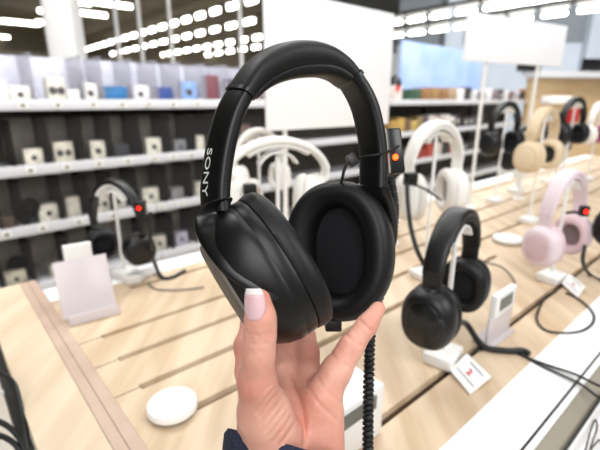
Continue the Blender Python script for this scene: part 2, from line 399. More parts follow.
# goods: (x pixel, width px, height px, colour, print, words)
goods = {
 0: [(2, 14, 22, (236, 230, 222), 0, 'tall pale carton at the left edge'), (21, 20, 17, (236, 232, 224), 1, 'white carton with a dark picture'), (57, 19, 24, (222, 218, 206), 2, 'cream carton with two round pictures'), (74, 12, 13, (238, 235, 232), 0, 'low white carton'),
     (90, 15, 19, (238, 232, 226), 1, 'white carton with one dark mark'), (115, 25, 16, (28, 108, 165), 0, 'wide blue carton'), (140, 19, 17, (228, 224, 226), 1, 'white carton with a grey mark'), (164, 17, 15, (38, 66, 140), 0, 'dark blue carton'),
     (188, 18, 20, (130, 165, 215), 1, 'light blue and white carton'), (211, 16, 26, (120, 62, 72), 0, 'dark red carton'), (232, 17, 22, (70, 60, 80), 0, 'dark violet carton'), (252, 15, 24, (150, 90, 85), 0, 'brownish red carton')],
 1: [(33, 18, 17, (234, 228, 212), 1, 'white carton with a faint picture'), (63, 20, 21, (222, 215, 196), 2, 'cream carton with two dark buds pictured'), (98, 15, 19, (226, 220, 202), 1, 'narrow cream carton'), (121, 17, 14, (42, 44, 50), 0, 'low black carton'),
     (153, 17, 17, (230, 224, 208), 1, 'white carton with a dark picture'), (179, 15, 13, (128, 128, 132), 1, 'grey carton'), (199, 10, 15, (226, 220, 202), 0, 'narrow white carton'), (222, 14, 18, (74, 54, 60), 0, 'dark maroon carton'), (244, 15, 22, (120, 96, 90), 0, 'dull brown carton')],
 2: [(6, 12, 12, (84, 66, 52), 0, 'brown carton at the left edge'), (47, 19, 17, (228, 222, 206), 1, 'white carton with a dark round picture'), (73, 14, 20, (206, 200, 184), 0, 'plain cream carton'), (101, 18, 17, (220, 214, 198), 2, 'cream carton with two marks'),
     (119, 15, 17, (212, 206, 192), 1, 'cream carton framed by the black headband'), (151, 18, 16, (228, 222, 206), 1, 'white carton with a dark mark'), (177, 15, 12, (140, 138, 138), 0, 'grey carton'), (200, 12, 14, (200, 194, 180), 0, 'pale carton')],
 3: [(12, 20, 15, (204, 196, 172), 1, 'cream carton with a picture'), (56, 16, 11, (200, 194, 178), 0, 'low cream carton'), (78, 19, 19, (214, 206, 184), 0, 'tilted cream carton'), (134, 17, 16, (206, 200, 182), 1, 'cream carton behind the black cable'),
     (160, 15, 15, (210, 204, 188), 1, 'white carton'), (182, 14, 13, (190, 184, 200), 1, 'lilac carton')],
}
def carton(t, z, w, h, dep, colr, pr, label, group, back, name='product_box'):
    root = thing(name, label, 'box', gw(t, z, back + dep / 2), math.atan2(GD.y, GD.x), group)
    root.rotation_euler.z += random.uniform(-.12, .12)
    m = colour(colr)
    MB().box((0, 0, h / 2), (w / 2, dep / 2, h / 2)).build('carton', m, root, bevel=.002)
    if pr:
        pm = M['print'] if sum(colr) > 360 else M['carton']
        for s in ((0,) if pr == 1 else (-.22, .22)):
            MB().lathe((s * w, -dep / 2 - .0008, h * .5), Vec((0, 1, 0)), Vec((1, 0, 0)), Z, [(-.0006, h * .16), (.0006, h * .16)], 14).build('picture', pm, root)
    return root
for li, L in goods.items():
    for (px, w, h, colr, pr, lab) in L:
        yy = (112, 168, 222, 272)[li]
        t = GP(px, yy - 10, .10)[0]; p = gw(t, LEV[li], .10); d = gproj(p)[2]
        sc_ = d / F
        carton(t, LEV[li], w * sc_ * .88, h * sc_, .06, colr, pr, '%s on the %s shelf' % (lab, LN[li]), 'boxes on the %s shelf' % LN[li], .07)
# two black round speakers standing on the shelves
for px, li, yy, bk in ((29, 2, 204, .09), (17, 3, 265, .155)):
    t = GP(px, yy, bk)[0]; p = gw(t, LEV[li], bk)
    root = thing('round_speaker', 'black ball speaker on the %s shelf behind a cream carton' % LN[li], 'speaker', p)
    MB().lathe((0, 0, .09), Z, Vec((1, 0, 0)), Vec((0, 1, 0)), [(.05 * math.sin(a), .05 * max(.05, math.cos(a))) for a in [(-90 + 15 * i) * PI / 180 for i in range(13)]], 24).build('body', M['deepblack'], root)
    MB().lathe((0, 0, 0), Z, Vec((1, 0, 0)), Vec((0, 1, 0)), [(0, .03), (.045, .022)], 20).build('base', M['black'], root)
# goods further along the run, right of the tall sign
far = []
cols_top = [(60, 90, 70), (150, 110, 70), (160, 125, 80), (150, 112, 72), (176, 150, 120), (235, 232, 230), (60, 55, 60), (228, 226, 226), (66, 60, 64), (232, 230, 230), (140, 120, 130), (45, 42, 48), (225, 222, 220), (96, 60, 60), (200, 196, 200), (50, 48, 52), (205, 120, 70), (60, 54, 56), (190, 60, 50), (44, 42, 46)]
cols_2 = [(190, 150, 80), (205, 168, 90), (120, 90, 70), (196, 170, 100), (150, 130, 90), (60, 54, 90), (225, 215, 210), (236, 226, 220), (222, 210, 205), (238, 230, 226), (230, 222, 218), (60, 50, 54), (52, 46, 50), (72, 62, 66), (48, 44, 48), (96, 88, 92), (70, 60, 62), (52, 46, 48)]
cols_3 = [(80, 70, 62), (60, 54, 52), (170, 60, 50), (190, 80, 60), (224, 214, 200), (60, 54, 54), (150, 50, 46), (92, 80, 74), (54, 48, 50), (72, 64, 62), (56, 50, 50), (110, 96, 88)]
def cname(c):
    r, g, b = c
    if max(c) < 105: return 'dark'
    if min(c) > 185: return 'white'
    if r > g * 1.6: return 'red'
    if r > b * 1.25: return 'tan'
    return 'grey'
for li, (cols, xa, xb, hm) in enumerate(((cols_top, 408, 540, .15), (cols_2, 388, 482, .15), (cols_3, 398, 482, .14))):
    n = len(cols); ta, tb = GP(xa, 95 + li * 28, .1)[0], GP(xb, 95 + li * 28, .1)[0]
    for i, c in enumerate(cols):
        t = ta + (tb - ta) * (i + .5) / n; w = (tb - ta) / n * .9
        carton(t, LEV[li], w, hm * random.uniform(.75, 1.15), .12, c, 1 if (i % 3 and 5 < i < 16) else 0,
               'small %s box on the %s shelf between the tall sign and the right sign' % (cname(c), LN[li]), '%s boxes on the %s shelf right of the tall sign' % (cname(c), LN[li]), .06)
# a boxed bust-like toy with black top next to the sign
t, z = GP(396, 78, .05)
root = thing('toy_figure_box', 'tall white box with black top and red patch beside the tall white sign', 'box', gw(t, LEV[0], .0 + .03), math.atan2(GD.y, GD.x))
d = gproj(gw(t, LEV[0], .03))[2] / F
MB().box((0, .03, 8 * d), (6.5 * d, .05, 8 * d)).build('carton', colour((225, 214, 206)), root, bevel=.004)
MB().lathe((0, .03, 16 * d), Z, Vec((1, 0, 0)), Vec((0, 1, 0)), [(-.01, 6.5 * d), (4 * d, 6.6 * d), (8 * d, 4 * d), (9 * d, .01)], 16).build('dark_top', M['black'], root)
MB().box((-2.5 * d, -.025, 13 * d), (3 * d, .004, 2.4 * d)).build('red_patch', M['red'], root, smooth=False)
# pale blue backing board above the right shelves
ta, tb = GP(388, 60, .5)[0], GP(470, 60, .5)[0]
za, zb = LEV[0] + .03, GP(430, 48, .5)[1]
solo(MB().box(gw((ta + tb) / 2, (za + zb) / 2, DEP - .02), ((tb - ta) / 2, .012, (zb - za) / 2), (GD, -GN, Z)), 'header_board', M['skyblue'], 'pale blue backing board standing on the shelves right of the tall sign', 'board', smooth=False)
# far display wall at the right: wood panel, white shelf, screens
def farp(px, py, d): return P(px, py, d)
b0, b1 = farp(528, 110, 6.2), farp(660, 110, 6.6)
bd = Vec((b1.x - b0.x, b1.y - b0.y, 0)).normalized(); bn = Vec((bd.y, -bd.x, 0)); L = (b1 - b0).length
root = thing('display_wall', 'tan wooden display wall with a white shelf in the far right corner', 'display wall', ((b0.x + b1.x) / 2, (b0.y + b1.y) / 2, 0), 0)
zt = P(570, 79, 6.3).z
MB().box(Vec(((b0.x + b1.x) / 2, (b0.y + b1.y) / 2, zt / 2)) - bn * .06, (L / 2, .05, zt / 2), (bd, -bn, Z)).build('wood_panel', M['woodwall'], root, smooth=False, world=True)
MB().box(Vec(((b0.x + b1.x) / 2, (b0.y + b1.y) / 2, zt + .05)), (L / 2 + .03, .16, .04), (bd, -bn, Z)).build('top_shelf', M['shelfwhite'], root, smooth=False, world=True)
for (xa, xb, ya, yb, lab) in ((516, 541, 57, 69, 'black screen on the far white shelf, beside the sign pole'), (580, 606, 57, 69, 'black screen on the far white shelf at the right edge')):
    a, c = farp((xa + xb) / 2, yb, 6.4), farp((xa + xb) / 2, ya, 6.4); w = (xb - xa) / F * 6.4
    root = thing('television', lab, 'television', (a.x, a.y, zt + .09), math.atan2(bd.y, bd.x))
    MB().box((0, 0, .03 + (c.z - a.z) / 2), (w / 2, .02, (c.z - a.z) / 2)).build('screen', M['gloss'], root, bevel=.004)
    MB().box((0, 0, .012), (w / 6, .06, .012)).build('foot', M['black'], root, smooth=False)
solo(MB().box(farp(556, 100, 6.0), (.17, .10, .05), (bd, -bn, Z)), 'white_counter_box', M['white'], 'white block in front of the far tan display wall', 'box', bevel=.01)

# ------------------------------------------------------------------ the display table
UE = 3.6
root = thing('display_table', 'long pale wooden display table with dark slots and white edging', 'display table', uv(1.8, .55, 0), 0)
slots = [(.262, .20, UE - .1), (.437, .20, 1.05), (.525, .161, UE - .1), (.612, .161, UE - .1), (.697, .162, UE - .1), (.79, .75, 1.06), (.86, .27, UE - .1)]
HW = .0068; TH = .02
def slab(mb, u0, u1, v0, v1, z1=.9, th=TH, mi=0):
    return mb.box(uv((u0 + u1) / 2, (v0 + v1) / 2, z1 - th / 2), ((u1 - u0) / 2, (v1 - v0) / 2, th / 2), (U, V, Z), mi)
mb = MB(); v = .19; lin_ = MB()
for (sv, su0, su1) in slots:
    slab(mb, .126, UE, v, sv - HW)
    slab(mb, .126, su0, sv - HW, sv + HW); slab(mb, su1, UE, sv - HW, sv + HW)
    slab(lin_, su0, su1, sv - HW - .001, sv + HW + .001, .9 - .011, .008)
    v = sv + HW
slab(mb, .126, UE, v, .90)
mb.build('tabletop', M['wood'], root, smooth=False, world=True)
lin_.build('slot_lining', M['slot'], root, smooth=False, world=True)
# thin plank joints at the left ends of the slots
for (sv, su0, su1) in slots[2:5]:
    jm = MB(); slab(jm, .127, su0, sv - .0006, sv + .0006, .9003, .0006); jm.build('plank_joint', M['slot'], root, smooth=False, world=True)
mb = MB(); slab(mb, .03, .0955, .46, 1.04); slab(mb, .03, .0955, .19, .43); slab(mb, .05, .0955, .43, .46)
mb.build('end_board', M['wood2'], root, smooth=False, world=True)
mb = MB(); slab(mb, .096, .1095, .19, 1.04, .901); slab(mb, .1103, .1255, .19, 1.04, .901)
mb.build('trim_strip', M['band'], root, smooth=False, world=True)
mb = MB(); slab(mb, .03, UE, .1288, .1895, .901); mb.build('front_ledge', M['whitepaint'], root, smooth=False, world=True)
mb = MB(); slab(mb, .1265, UE, .9005, .97, .9005); mb.build('back_ledge', M['whitepaint'], root, smooth=False, world=True)
mb = MB(); slab(mb, .03, UE, .1185, .1253, .901); mb.build('outer_ledge', M['whitepaint'], root, smooth=False, world=True)
mb = MB(); slab(mb, .03, UE, .1254, .1287, .9003, .014); mb.build('dark_joint', M['darkgap'], root, smooth=False, world=True)
mb = MB(); mb.hexa([uv(.03, .098, .862), uv(UE, .098, .862), uv(UE, .1184, .862), uv(.03, .1184, .862)], [uv(.03, .0985, .889), uv(UE, .0985, .889), uv(UE, .1184, .899), uv(.03, .1184, .899)])
mb.build('price_channel', M['railgrey'], root, smooth=False, world=True)
mb = MB(); mb.box(uv((.03 + UE) / 2, .0965, .880), ((UE - .03) / 2, .0012, .014), (U, V, Z)); mb.build('channel_lip', M['darkgap'], root, smooth=False, world=True)
mb = MB(); mb.box(uv((.45 + UE) / 2, .1035, .43), ((UE - .45) / 2, .0075, .43), (U, V, Z)); mb.build('front_panel', M['whitepaint'], root, smooth=False, world=True)
mb = MB(); mb.box(uv((.03 + UE) / 2, .0935, .865), ((UE - .03) / 2, .0015, .026), (U, V, Z)); mb.build('white_fascia', M['whitepaint'], root, smooth=False, world=True)
for (u_, v_) in ((.5, .3), (.5, .9), (UE - .2, .3), (UE - .2, .9)):
    MB().box(uv(u_, v_, .44), (.025, .025, .44), (U, V, Z)).build('leg', M['darkgap'], root, smooth=False, world=True)
MB().box(uv(.024, .62, .845), (.006, .40, .03), (U, V, Z)).build('end_rail', M['darkgap'], root, smooth=False, world=True)
# poster on the front panel, with a looped black stroke
a = P(592, 428, .50)
def on_front(px, py, vv=.0915):
    r = P(px, py, 1) - CAM; return CAM + r * (vv / r.dot(V))
pa = on_front(560, 452); pb = on_front(625, 395)
root = thing('poster', 'white paper poster with a looping black pen stroke on the table front', 'poster', on_front(600, 470), 0)
u0, u1 = .50, .80
MB().box(uv((u0 + u1) / 2, .0905, .745), ((u1 - u0) / 2, .0012, .118), (U, V, Z)).build('paper', M['signwhite'], root, smooth=False, world=True)
st = [(585, 452), (588, 440), (592, 426), (596, 420), (597, 428), (593, 440), (590, 450), (595, 444), (600, 440), (603, 446)]
MB().tube(spline([on_front(x, y, .0885) for x, y in st], 6), .0011, 6).build('pen_stroke', colour((70, 62, 48)), root, world=True)

# ------------------------------------------------------------------ headphones on the table
def headphones(name, label, loc, rotz, body, cush, inner, cupm=None, W=.072, Ht=.195, rz=.044, ry=.037, bw=.032, bt=.010, toe=0, padm=None, group=None, toeR=None, Wb=None, face=None, bandm=None):
    cupm = cupm or body
    t = thing(name, label, 'headphones', loc, rotz, group)
    zc = rz; zs = rz * 2 - .004; X, Y = Vec((1, 0, 0)), Vec((0, 1, 0)); Wb = Wb or W + .008
    pts = [Vec((-Wb * math.cos(a), 0, zs + (Ht - bt / 2 - zs) * math.sin(a))) for a in [(14 + 152 * i / 28) * PI / 180 for i in range(29)]]
    wl = [bw * (.86 + .14 * math.sin(PI * i / 28)) for i in range(29)]; tl = [bt * (.8 + .5 * math.sin(PI * i / 28)) for i in range(29)]
    MB().sweep(pts, Y, wl, tl).build('headband', bandm or body, t)
    ip = [Vec((p.x * .94, 0, p.z - bt * .85)) for p in pts[7:22]]
    MB().sweep(ip, Y, [bw * .9] * 15, [bt * .8] * 15).build('headband_pad', padm or cush, t)
    for s in (-1, 1):
        tt = math.radians(toe if s < 0 or toeR is None else toeR) * (1 if toeR is not None else -s)
        a = Vec((-s * math.cos(tt), math.sin(tt), 0)); e2 = Z.cross(a); c = Vec((s * W, 0, zc))      # a points to the inside
        k = pts[0] if s < 0 else pts[-1]
        arm = spline([k + Vec((0, 0, .006)), k + Vec((-k.x * .02, 0, -.02)), Vec((s * (W + .006), 0, zc + rz * .95)), c - a * .020 + Z * rz * .45], 5)
        MB().sweep(arm, Y, [bw * .8] * 8 + [bw * .62] * (len(arm) - 8), bt * .75).build('arm', body, t)
        cup = MB().lathe(c, a, Z * rz, Vec(e2) * ry, [(-.024, .05), (-.024, .70), (-.021, .84), (-.012, .97), (-.002, 1), (.006, .98), (.008, .90), (.008, .05)], 36, 2.3).build('ear_cup', cupm, t)
        if face:
            MB().lathe(c, a, Z * rz, Vec(e2) * ry, [(-.0255, .05), (-.0255, .60), (-.0235, .66)], 32, 2.2).build('face_plate', face, cup)
        cu = MB().lathe(c, a, Z * rz, Vec(e2) * ry, [(.008, .93), (.012, 1.0), (.018, 1.0), (.024, .93), (.027, .80), (.026, .66), (.020, .57), (.012, .54)], 36, 2.3).build('ear_cushion', cush, t)
        MB().lathe(c, a, Z * rz, Vec(e2) * ry, [(.0125, .05), (.0125, .58), (.0100, .58)], 30, 2.2).build('ear_pad_lining', inner, cu)
    return t
def stand(label, x, y, ztop, rotz, group='headphone stands on the table', baseh=.018, bsz=(.028, .022), rise=1.0, saddle=.026, post_off=0):
    """white stand: block base, thin post, curved saddle under the band; ztop = underside of the band"""
    t = thing('headphone_stand', label, 'stand', (x, y, .9), rotz, group)
    MB().box((0, 0, baseh / 2 + .0005), (bsz[0], bsz[1], baseh / 2)).build('base', M['white'], t, bevel=.003)
    h = ztop - .9
    MB().tube([(0, 0, baseh * .5), (0, 0, h - .008)], .0035, 12).build('post', M['white'], t)
    pts = [Vec((.036 * math.sin(a), 0, h - .006 - .036 * (1 - math.cos(a)))) for a in [(-62 + 124 * i / 14) * PI / 180 for i in range(15)]]
    MB().sweep(pts, Vec((0, 1, 0)), saddle, .004).build('saddle', M['white'], t)
    return t
def put(px, py, d, rot, name, label, slabel, Ht=.195, bt=.010, stand_kw={}, withstand=True, **kw):
    top = P(px, py, d); base = top - Z * Ht
    h = headphones(name, label, base, math.radians(rot), Ht=Ht, bt=bt, **kw)
    s = stand(slabel, top.x, top.y, top.z - bt * 1.75, math.radians(rot), **stand_kw) if withstand else None
    return h, s, base
B = dict(body=M['black'], cush=M['leather'], inner=M['inner'])
W_ = dict(body=M['cream'], cush=M['creamcush'], inner=M['greyin'])
put(459, 209, .585, 51, 'headphones', 'matte black headphones on the front stand beside the small grey price screen', 'white stand under the black headphones, red digit card on its base', Ht=.18, face=M['gloss'], **B)
put(571, 170, .87, 36, 'headphones', 'pale pink headphones on a white stand at the right', 'white stand under the pale pink headphones', body=M['pink'], cush=M['pinkcush'], inner=M['pinkin'], face=M['pinkcush'], padm=M['pink'])
put(547, 107, 1.28, 38, 'headphones', 'beige headphones behind and above the pink pair', 'tall white stand under the beige headphones', rz=.048, ry=.042, bw=.038, body=M['beige'], cush=M['beigecush'], inner=M['darkin'], face=M['beigecush'])
put(438, 121, .86, 30, 'headphones', 'white headphones with a black cable on their left cup, above the front black pair', 'tall white stand under the white headphones on the right', Ht=.2, W=.066, toe=-25, bw=.036, rz=.049, ry=.042, face=M['creamcush'], **W_)
put(277, 137, .68, 20, 'headphones', 'white headphones seen through the arch of the held black pair', 'tall white stand under the white headphones behind the held pair', Ht=.152, W=.060, Wb=.088, bw=.036, toe=-30, **W_)
put(112, 179, .90, -24, 'headphones', 'thin black headphones with a glowing red light at the far left', 'white stand under the black headphones at the far left', Ht=.185, W=.056, Wb=.076, rz=.034, ry=.034, bw=.024, bt=.010, toe=-35, padm=M['white'], **B)
put(642, 154, .90, 36, 'headphones', 'black headphones cut by the right edge of the photo', 'white stand of the black headphones at the right edge', face=M['gloss'], **B)
put(508, 101, 1.55, 30, 'headphones', 'black headphones between the right sign pole and the beige pair', 'tall white stand under the far black headphones', **B)
put(525, 126, 1.75, 30, 'headphones', 'small black headphones just left of the beige pair, further back', 'stand under the black headphones left of the beige pair', Ht=.18, **B)
put(577, 97, 1.75, 30, 'headphones', 'black headphones above the pink pair, far along the table', 'tall white stand under the black headphones far along the table', **B)
put(560, 112, 1.95, 30, 'headphones', 'dark grey headphones between the beige pair and the far black pair', 'tall white stand under the dark grey headphones', body=M['cord'], cush=M['leather'], inner=M['inner'])
put(602, 102, 2.0, 34, 'headphones', 'white headphones with magenta cushions at the upper right edge', 'tall white stand of the white and magenta headphones', body=M['cream'], cush=colour((190, 80, 130)), inner=M['darkin'])
put(258, 128, 1.25, 30, 'headphones', 'white headphones further back, left of the tall sign', 'tall stand of the white headphones left of the tall sign', **W_)

# ------------------------------------------------------------------ security tags, cables
def security_tag(label, pos, rotz, led, size=(.011, .008, .014)):
    t = thing('security_tag', label, 'security tag', pos, rotz)
    MB().box((0, 0, size[2]), size).build('housing', M['black'], t, bevel=.002)
    MB().lathe((0, -size[1], size[2] * 1.0), Vec((0, 1, 0)), Vec((1, 0, 0)), Z, [(-.002, .0032), (.001, .004)], 14).build('light', led, t)
    return t
p = P(141, 214, .86); security_tag('black alarm tag with a red light on the far left headphones', p, 0, M['led'])
p = P(583, 216, .80); security_tag('black alarm tag with a red light between pink and black headphones', p, 0, M['led'], (.008, .006, .010))
p = P(410, 185, .80); security_tag('black alarm tag on the cup of the right white headphones', p, .4, M['black'], (.012, .008, .012))
p = P(250, 198, .655); security_tag('black alarm tag hanging by the white headphones behind the held pair', p, .3, M['black'], (.01, .008, .011))
p = P(320 + 250, 213, .82)
T0 = .9015
def g(px, py, up=.002): return ON(px, py, .9) + Z * up
cable('tether_cable', 'black tether cable hanging from the far left red-lit tag onto the table', [P(150, 212, .86), P(150, 228, .87), P(151, 248, .90), g(154, 266, .02), g(161, 278, .004), g(172, 279, .004), g(185, 272, .004)], .0042, M['cord'])
cable('thin_cable', 'thin grey cable lying behind the leaflet holder', [g(148, 284), g(156, 290), g(172, 291), g(190, 290), g(204, 288)], .0022, M['graycord'])
cable('tether_cable', 'black tether cable from the right white headphones down behind the front black pair', [P(407, 184, .79), P(408, 205, .77), P(411, 228, .75), P(417, 250, .74), P(426, 270, .74), P(432, 300, .74), g(437, 336, .004)], .0042, M['cord'])
cable('tether_cable', 'thick black tether cable running from the front black headphones to the table edge', [P(431, 290, .55), P(436, 310, .545), P(447, 328, .55), g(463, 339, .03), g(482, 350, .008), g(505, 354, .006), g(522, 354, .006), g(529, 357, .005)], .0048, M['cord'])
e1, e2 = uv(.80, .05, .86), uv(.78, .04, .85)
cable('thin_cable', 'upper of two thin black cables crossing the white table edge', [g(474, 352), g(490, 350), g(510, 352), g(530, 360), g(552, 369, .004), g(575, 378, .006), P(600, 386, .57), P(625, 392, .56)], .0019, M['cord'])
cable('thin_cable', 'lower of two thin black cables crossing the white table edge', [g(524, 357), g(535, 364), g(556, 375, .004), g(578, 387, .006), P(600, 398, .54), P(625, 410, .53)], .0019, M['cord'])
cable('thin_cable', 'thin black cable looping on the wood in front of the pink headphones', [g(556, 292), g(545, 299), g(538, 312), g(537, 322), g(545, 331), g(560, 334), g(578, 333), g(590, 327), g(594, 318), g(588, 308), g(575, 298), g(566, 294)], .0022, M['cord'])
cable('thin_cable', 'thin grey cable arching behind the small price screen', [g(470, 265), g(482, 263), g(500, 267), g(512, 278), g(515, 290), g(508, 302)], .0022, M['graycord'])
cable('thin_cable', 'black cable at the right edge below the black headphones', [P(585, 245, .9), P(583, 262, .9), g(590, 276, .003), g(606, 284, .003)], .004, M['cord'])
cable('thin_cable', 'thin black lead from the tag to the right white headphones', [P(408, 184, .80), P(418, 186, .80), P(430, 192, .80), P(441, 200, .81)], .0022, M['cord'])
cable('thin_cable', 'black lead between the pink headphones and the red-lit tag', [P(566, 213, .82), P(574, 212, .81), P(581, 213, .80)], .0028, M['cord'])
# cables at the table end, lower left
def hang(label, pts, r, m=M['cord']): return cable('power_cable', label, pts, r, m, group=None)
hang('uppermost black cable hanging at the wooden table end', [P(-12, 370, .62), P(2, 374, .60), P(14, 384, .57), P(20, 405, .55), P(26, 432, .53), P(30, 458, .52), P(33, 500, .52)], .0035)
hang('middle black cable hanging at the wooden table end', [P(-12, 418, .56), P(4, 424, .55), P(16, 434, .54), P(26, 450, .53), P(30, 470, .53), P(32, 510, .53)], .0035)
hang('lowest black cable hanging at the wooden table end', [P(-12, 432, .55), P(6, 438, .54), P(18, 448, .53), P(24, 466, .53), P(25, 510, .53)], .0035)
hang('white cable hanging behind the black ones at the table end', [P(-10, 386, .66), P(3, 392, .65), P(12, 390, .64), P(16, 404, .63), P(17, 440, .62), P(24, 456, .61), P(26, 500, .61)], .003, M['white'])

# ------------------------------------------------------------------ small things on the table
# round white pucks
def puck(label, px, py, rpx, h):
    p = ON(px, py); d = gproj(p)[2]; r = rpx * d / F
    t = thing('round_charging_pad', label, 'charging pad', p)
    X, Y = Vec((1, 0, 0)), Vec((0, 1, 0))
    MB().lathe((0, 0, 0), Z, X, Y, [(.0002, r * .93), (h * .2, r * .97), (h * .30, r * .99), (h * .34, r * .96)], 48).build('base', M['railgrey'], t)
    MB().lathe((0, 0, 0), Z, X, Y, [(h * .34, r * .97), (h * .4, r), (h * .8, r), (h * .95, r * .97), (h, r * .92)], 48).build('top', M['white'], t)
puck('round white pad on the wood left of the hand', 173, 411, 24.5, .015)
puck('round white pad on the wood behind the price screen', 507, 242, 14, .016)
# frosted leaflet holder at the left
bl, br, tr, tl = ON(68, 322), ON(118, 309), P(110, 254, .775), P(50, 270, .735)
root = thing('leaflet_holder', 'frosted grey leaflet holder leaning on the left end of the table', 'leaflet holder', (bl + br) / 2)
ex = (br - bl).normalized(); nb = Vec((ex.y, -ex.x, 0))
zz = .13
hgt = tl.z - .9
def leaf(mb, off, a0, a1, z0, z1, th):
    bot = [bl + ex * (a0 * (br - bl).length), bl + ex * (a1 * (br - bl).length)]
    return mb
lean = -nb * .05
L0 = (br - bl).length; wide = L0 * 1.06
c0 = (bl + br) / 2
u_ = (Z * hgt + lean * .9).normalized(); nn = ex.cross(u_).normalized()
MB().box(c0 + u_ * (hgt * .53) + Z * .004 - ex * .004, (wide / 2, .003, hgt * .52), (ex, nn, u_)).build('panel', M['acrylic'], root, bevel=.001, world=True)
MB().box(c0 + nb * .009 + Z * .003, (L0 / 2, .014, .002), (ex, nb, Z)).build('foot', M['acrylic'], root, bevel=.001, world=True)
MB().box(c0 + nb * .021 + Z * .010, (L0 / 2, .0015, .009), (ex, nb, Z)).build('lip', M['acrylic'], root, bevel=.0008, world=True)
c1 = c0 + lean * 2.0 + nb * -.012
solo(MB().box(c1 + ex * .002 + Z * (hgt * .55), (L0 * .30, .006, hgt * .53), (ex, nb, Z)), 'white_card', M['white'], 'white card standing behind the frosted leaflet holder', 'card', bevel=.002)
# white power adapters and junction block behind it
for px, py, lab, s in ((133, 283, 'white adapter block right of the leaflet holder', (.017, .012, .010)), (146, 276, 'smaller white adapter block beside the far left stand', (.014, .010, .008))):
    p = ON(px, py); t = thing('power_adapter', lab, 'adapter', p, .5)
    MB().box((0, 0, s[2] + .0005), s).build('body', M['white'], t, bevel=.003)
    MB().box((s[0] + .004, 0, s[2]), (.004, s[1] * .5, s[2] * .5)).build('plug', M['white'], t, bevel=.001)
# price card with digit, hung on the front stand's base
def price_flap(label, pts, red, seed=0):
    """pts: four table pixels, near edge first"""
    a, b, c, d = [ON(*q[:2]) + Z * q[2] for q in pts]
    t = thing('price_card', label, 'price card', (a + b + c + d) / 4 - Z * .002)
    th = Z * .0014
    MB().hexa([a - th, b - th, c - th, d - th], [a, b, c, d]).build('card', M['white'], t, smooth=False, world=True)
    ex_ = (b - a).normalized(); ey = (d - a); hh = ey.length; ey.normalize()
    vs, fs = text_verts(red[0], red[1], .0004)
    n_ = ex_.cross(ey).normalized(); o = (a + b + c + d) / 4 + n_ * .0008 + ex_ * red[2] + ey * red[3]
    MB().add([o + ex_ * v_.x + ey * v_.y + n_ * v_.z for v_ in vs], fs).build('digit', M['red'], t, smooth=False, world=True)
    m_ = (a + b + c + d) / 4
    MB().box(m_ + n_ * .0006 - ey * hh * .25, ((b - a).length * .40, .0008, .0003), (ex_, ey, n_)).box(m_ + n_ * .0006 + ey * hh * .32 + ex_ * .004, ((b - a).length * .3, .0008, .0003), (ex_, ey, n_)).build('printed_line', M['greystripe'], t, smooth=False, world=True)
price_flap('white price card with a red digit in front of the front black headphones', [(449, 374, .008), (470, 396, .003), (491, 380, .006), (466, 360, .012)], ('2', .017, 0.0, 0.0))
price_flap('white price card with red print under the pink headphones', [(561, 287, .010), (577, 299, .004), (585, 290, .008), (568, 280, .016)], ('22', .009, 0, 0))
# small grey lcd price screen on a white foot
bl, br = ON(485, 347), ON(508, 329)
ex = (br - bl).normalized(); nb = Vec((ex.y, -ex.x, 0)); L0 = (br - bl).length; c0 = (bl + br) / 2
root = thing('price_screen', 'small white price screen with grey display beside the front black headphones', 'price screen', c0, math.atan2(ex.y, ex.x))
hgt = P(494, 283, gproj(c0)[2]).z - .9
MB().box((0, .006, .002), (L0 / 2, .018, .0018)).build('foot', M['acrylic'], root, bevel=.0008)
MB().box((0, 0, hgt * .28 + .002), (L0 / 2, .002, hgt * .28)).build('holder', M['acrylic'], root, bevel=.0008)
fr = MB().box((0, -.001, hgt * .78), (L0 / 2 * .86, .005, hgt * .22)).build('frame', M['white'], root, bevel=.0015)
MB().box((0, -.0064, hgt * .79), (L0 / 2 * .52, .0006, hgt * .12)).build('display', M['lcd'], fr, smooth=False)
# white box with grey stripe behind the hand
ux, vx = .348, .249
root = thing('display_box', 'white display box with a dark grey stripe just right of the wrist', 'display box', uv(ux - .06, vx + .02, .9))
MB().box(uv(ux - .065, vx + .03, .9355), (.065, .03, .035), (U, V, Z)).build('body', M['white'], root, bevel=.003, world=True)
MB().box(uv(ux - .072, vx - .0008, .9545), (.056, .001, .0085), (U, V, Z)).build('stripe', colour((112, 112, 104)), root, smooth=False, world=True)

# ------------------------------------------------------------------ white signs
# tall sign, centre
p0, p1 = P(267, 165, 1.16), P(385.5, 154, 1.50)
zb = .9 + .305
root = thing('tall_sign', 'large blank white sign on posts behind the held headphones', 'sign', ((p0.x + p1.x) / 2, (p0.y + p1.y) / 2, .9), 0)
sd = Vec((p1.x - p0.x, p1.y - p0.y, 0)); SL = sd.length; sd.normalize(); sn = Vec((sd.y, -sd.x, 0)); cc = Vec(((p0.x + p1.x) / 2, (p0.y + p1.y) / 2, 0))
zt = P(330, 1, gproj(cc + Z * 1.6)[2]).z
MB().box(cc + Z * (zb + zt) / 2, (SL / 2, .004, (zt - zb) / 2), (sd, sn, Z)).build('panel', M['signwhite'], root, bevel=.001, world=True)
for s in (-.72, .72):
    MB().tube([cc + sd * SL / 2 * s + Z * .9005 - sn * .011, cc + sd * SL / 2 * s + Z * (zb + .1) - sn * .011], .007, 12).build('post', M['white'], root, world=True)
    MB().lathe(cc + sd * SL / 2 * s - sn * .011 + Z * .9, Z, sd, sn, [(.0005, .03), (.004, .03), (.006, .026)], 28).build('foot', M['white'], root, world=True)
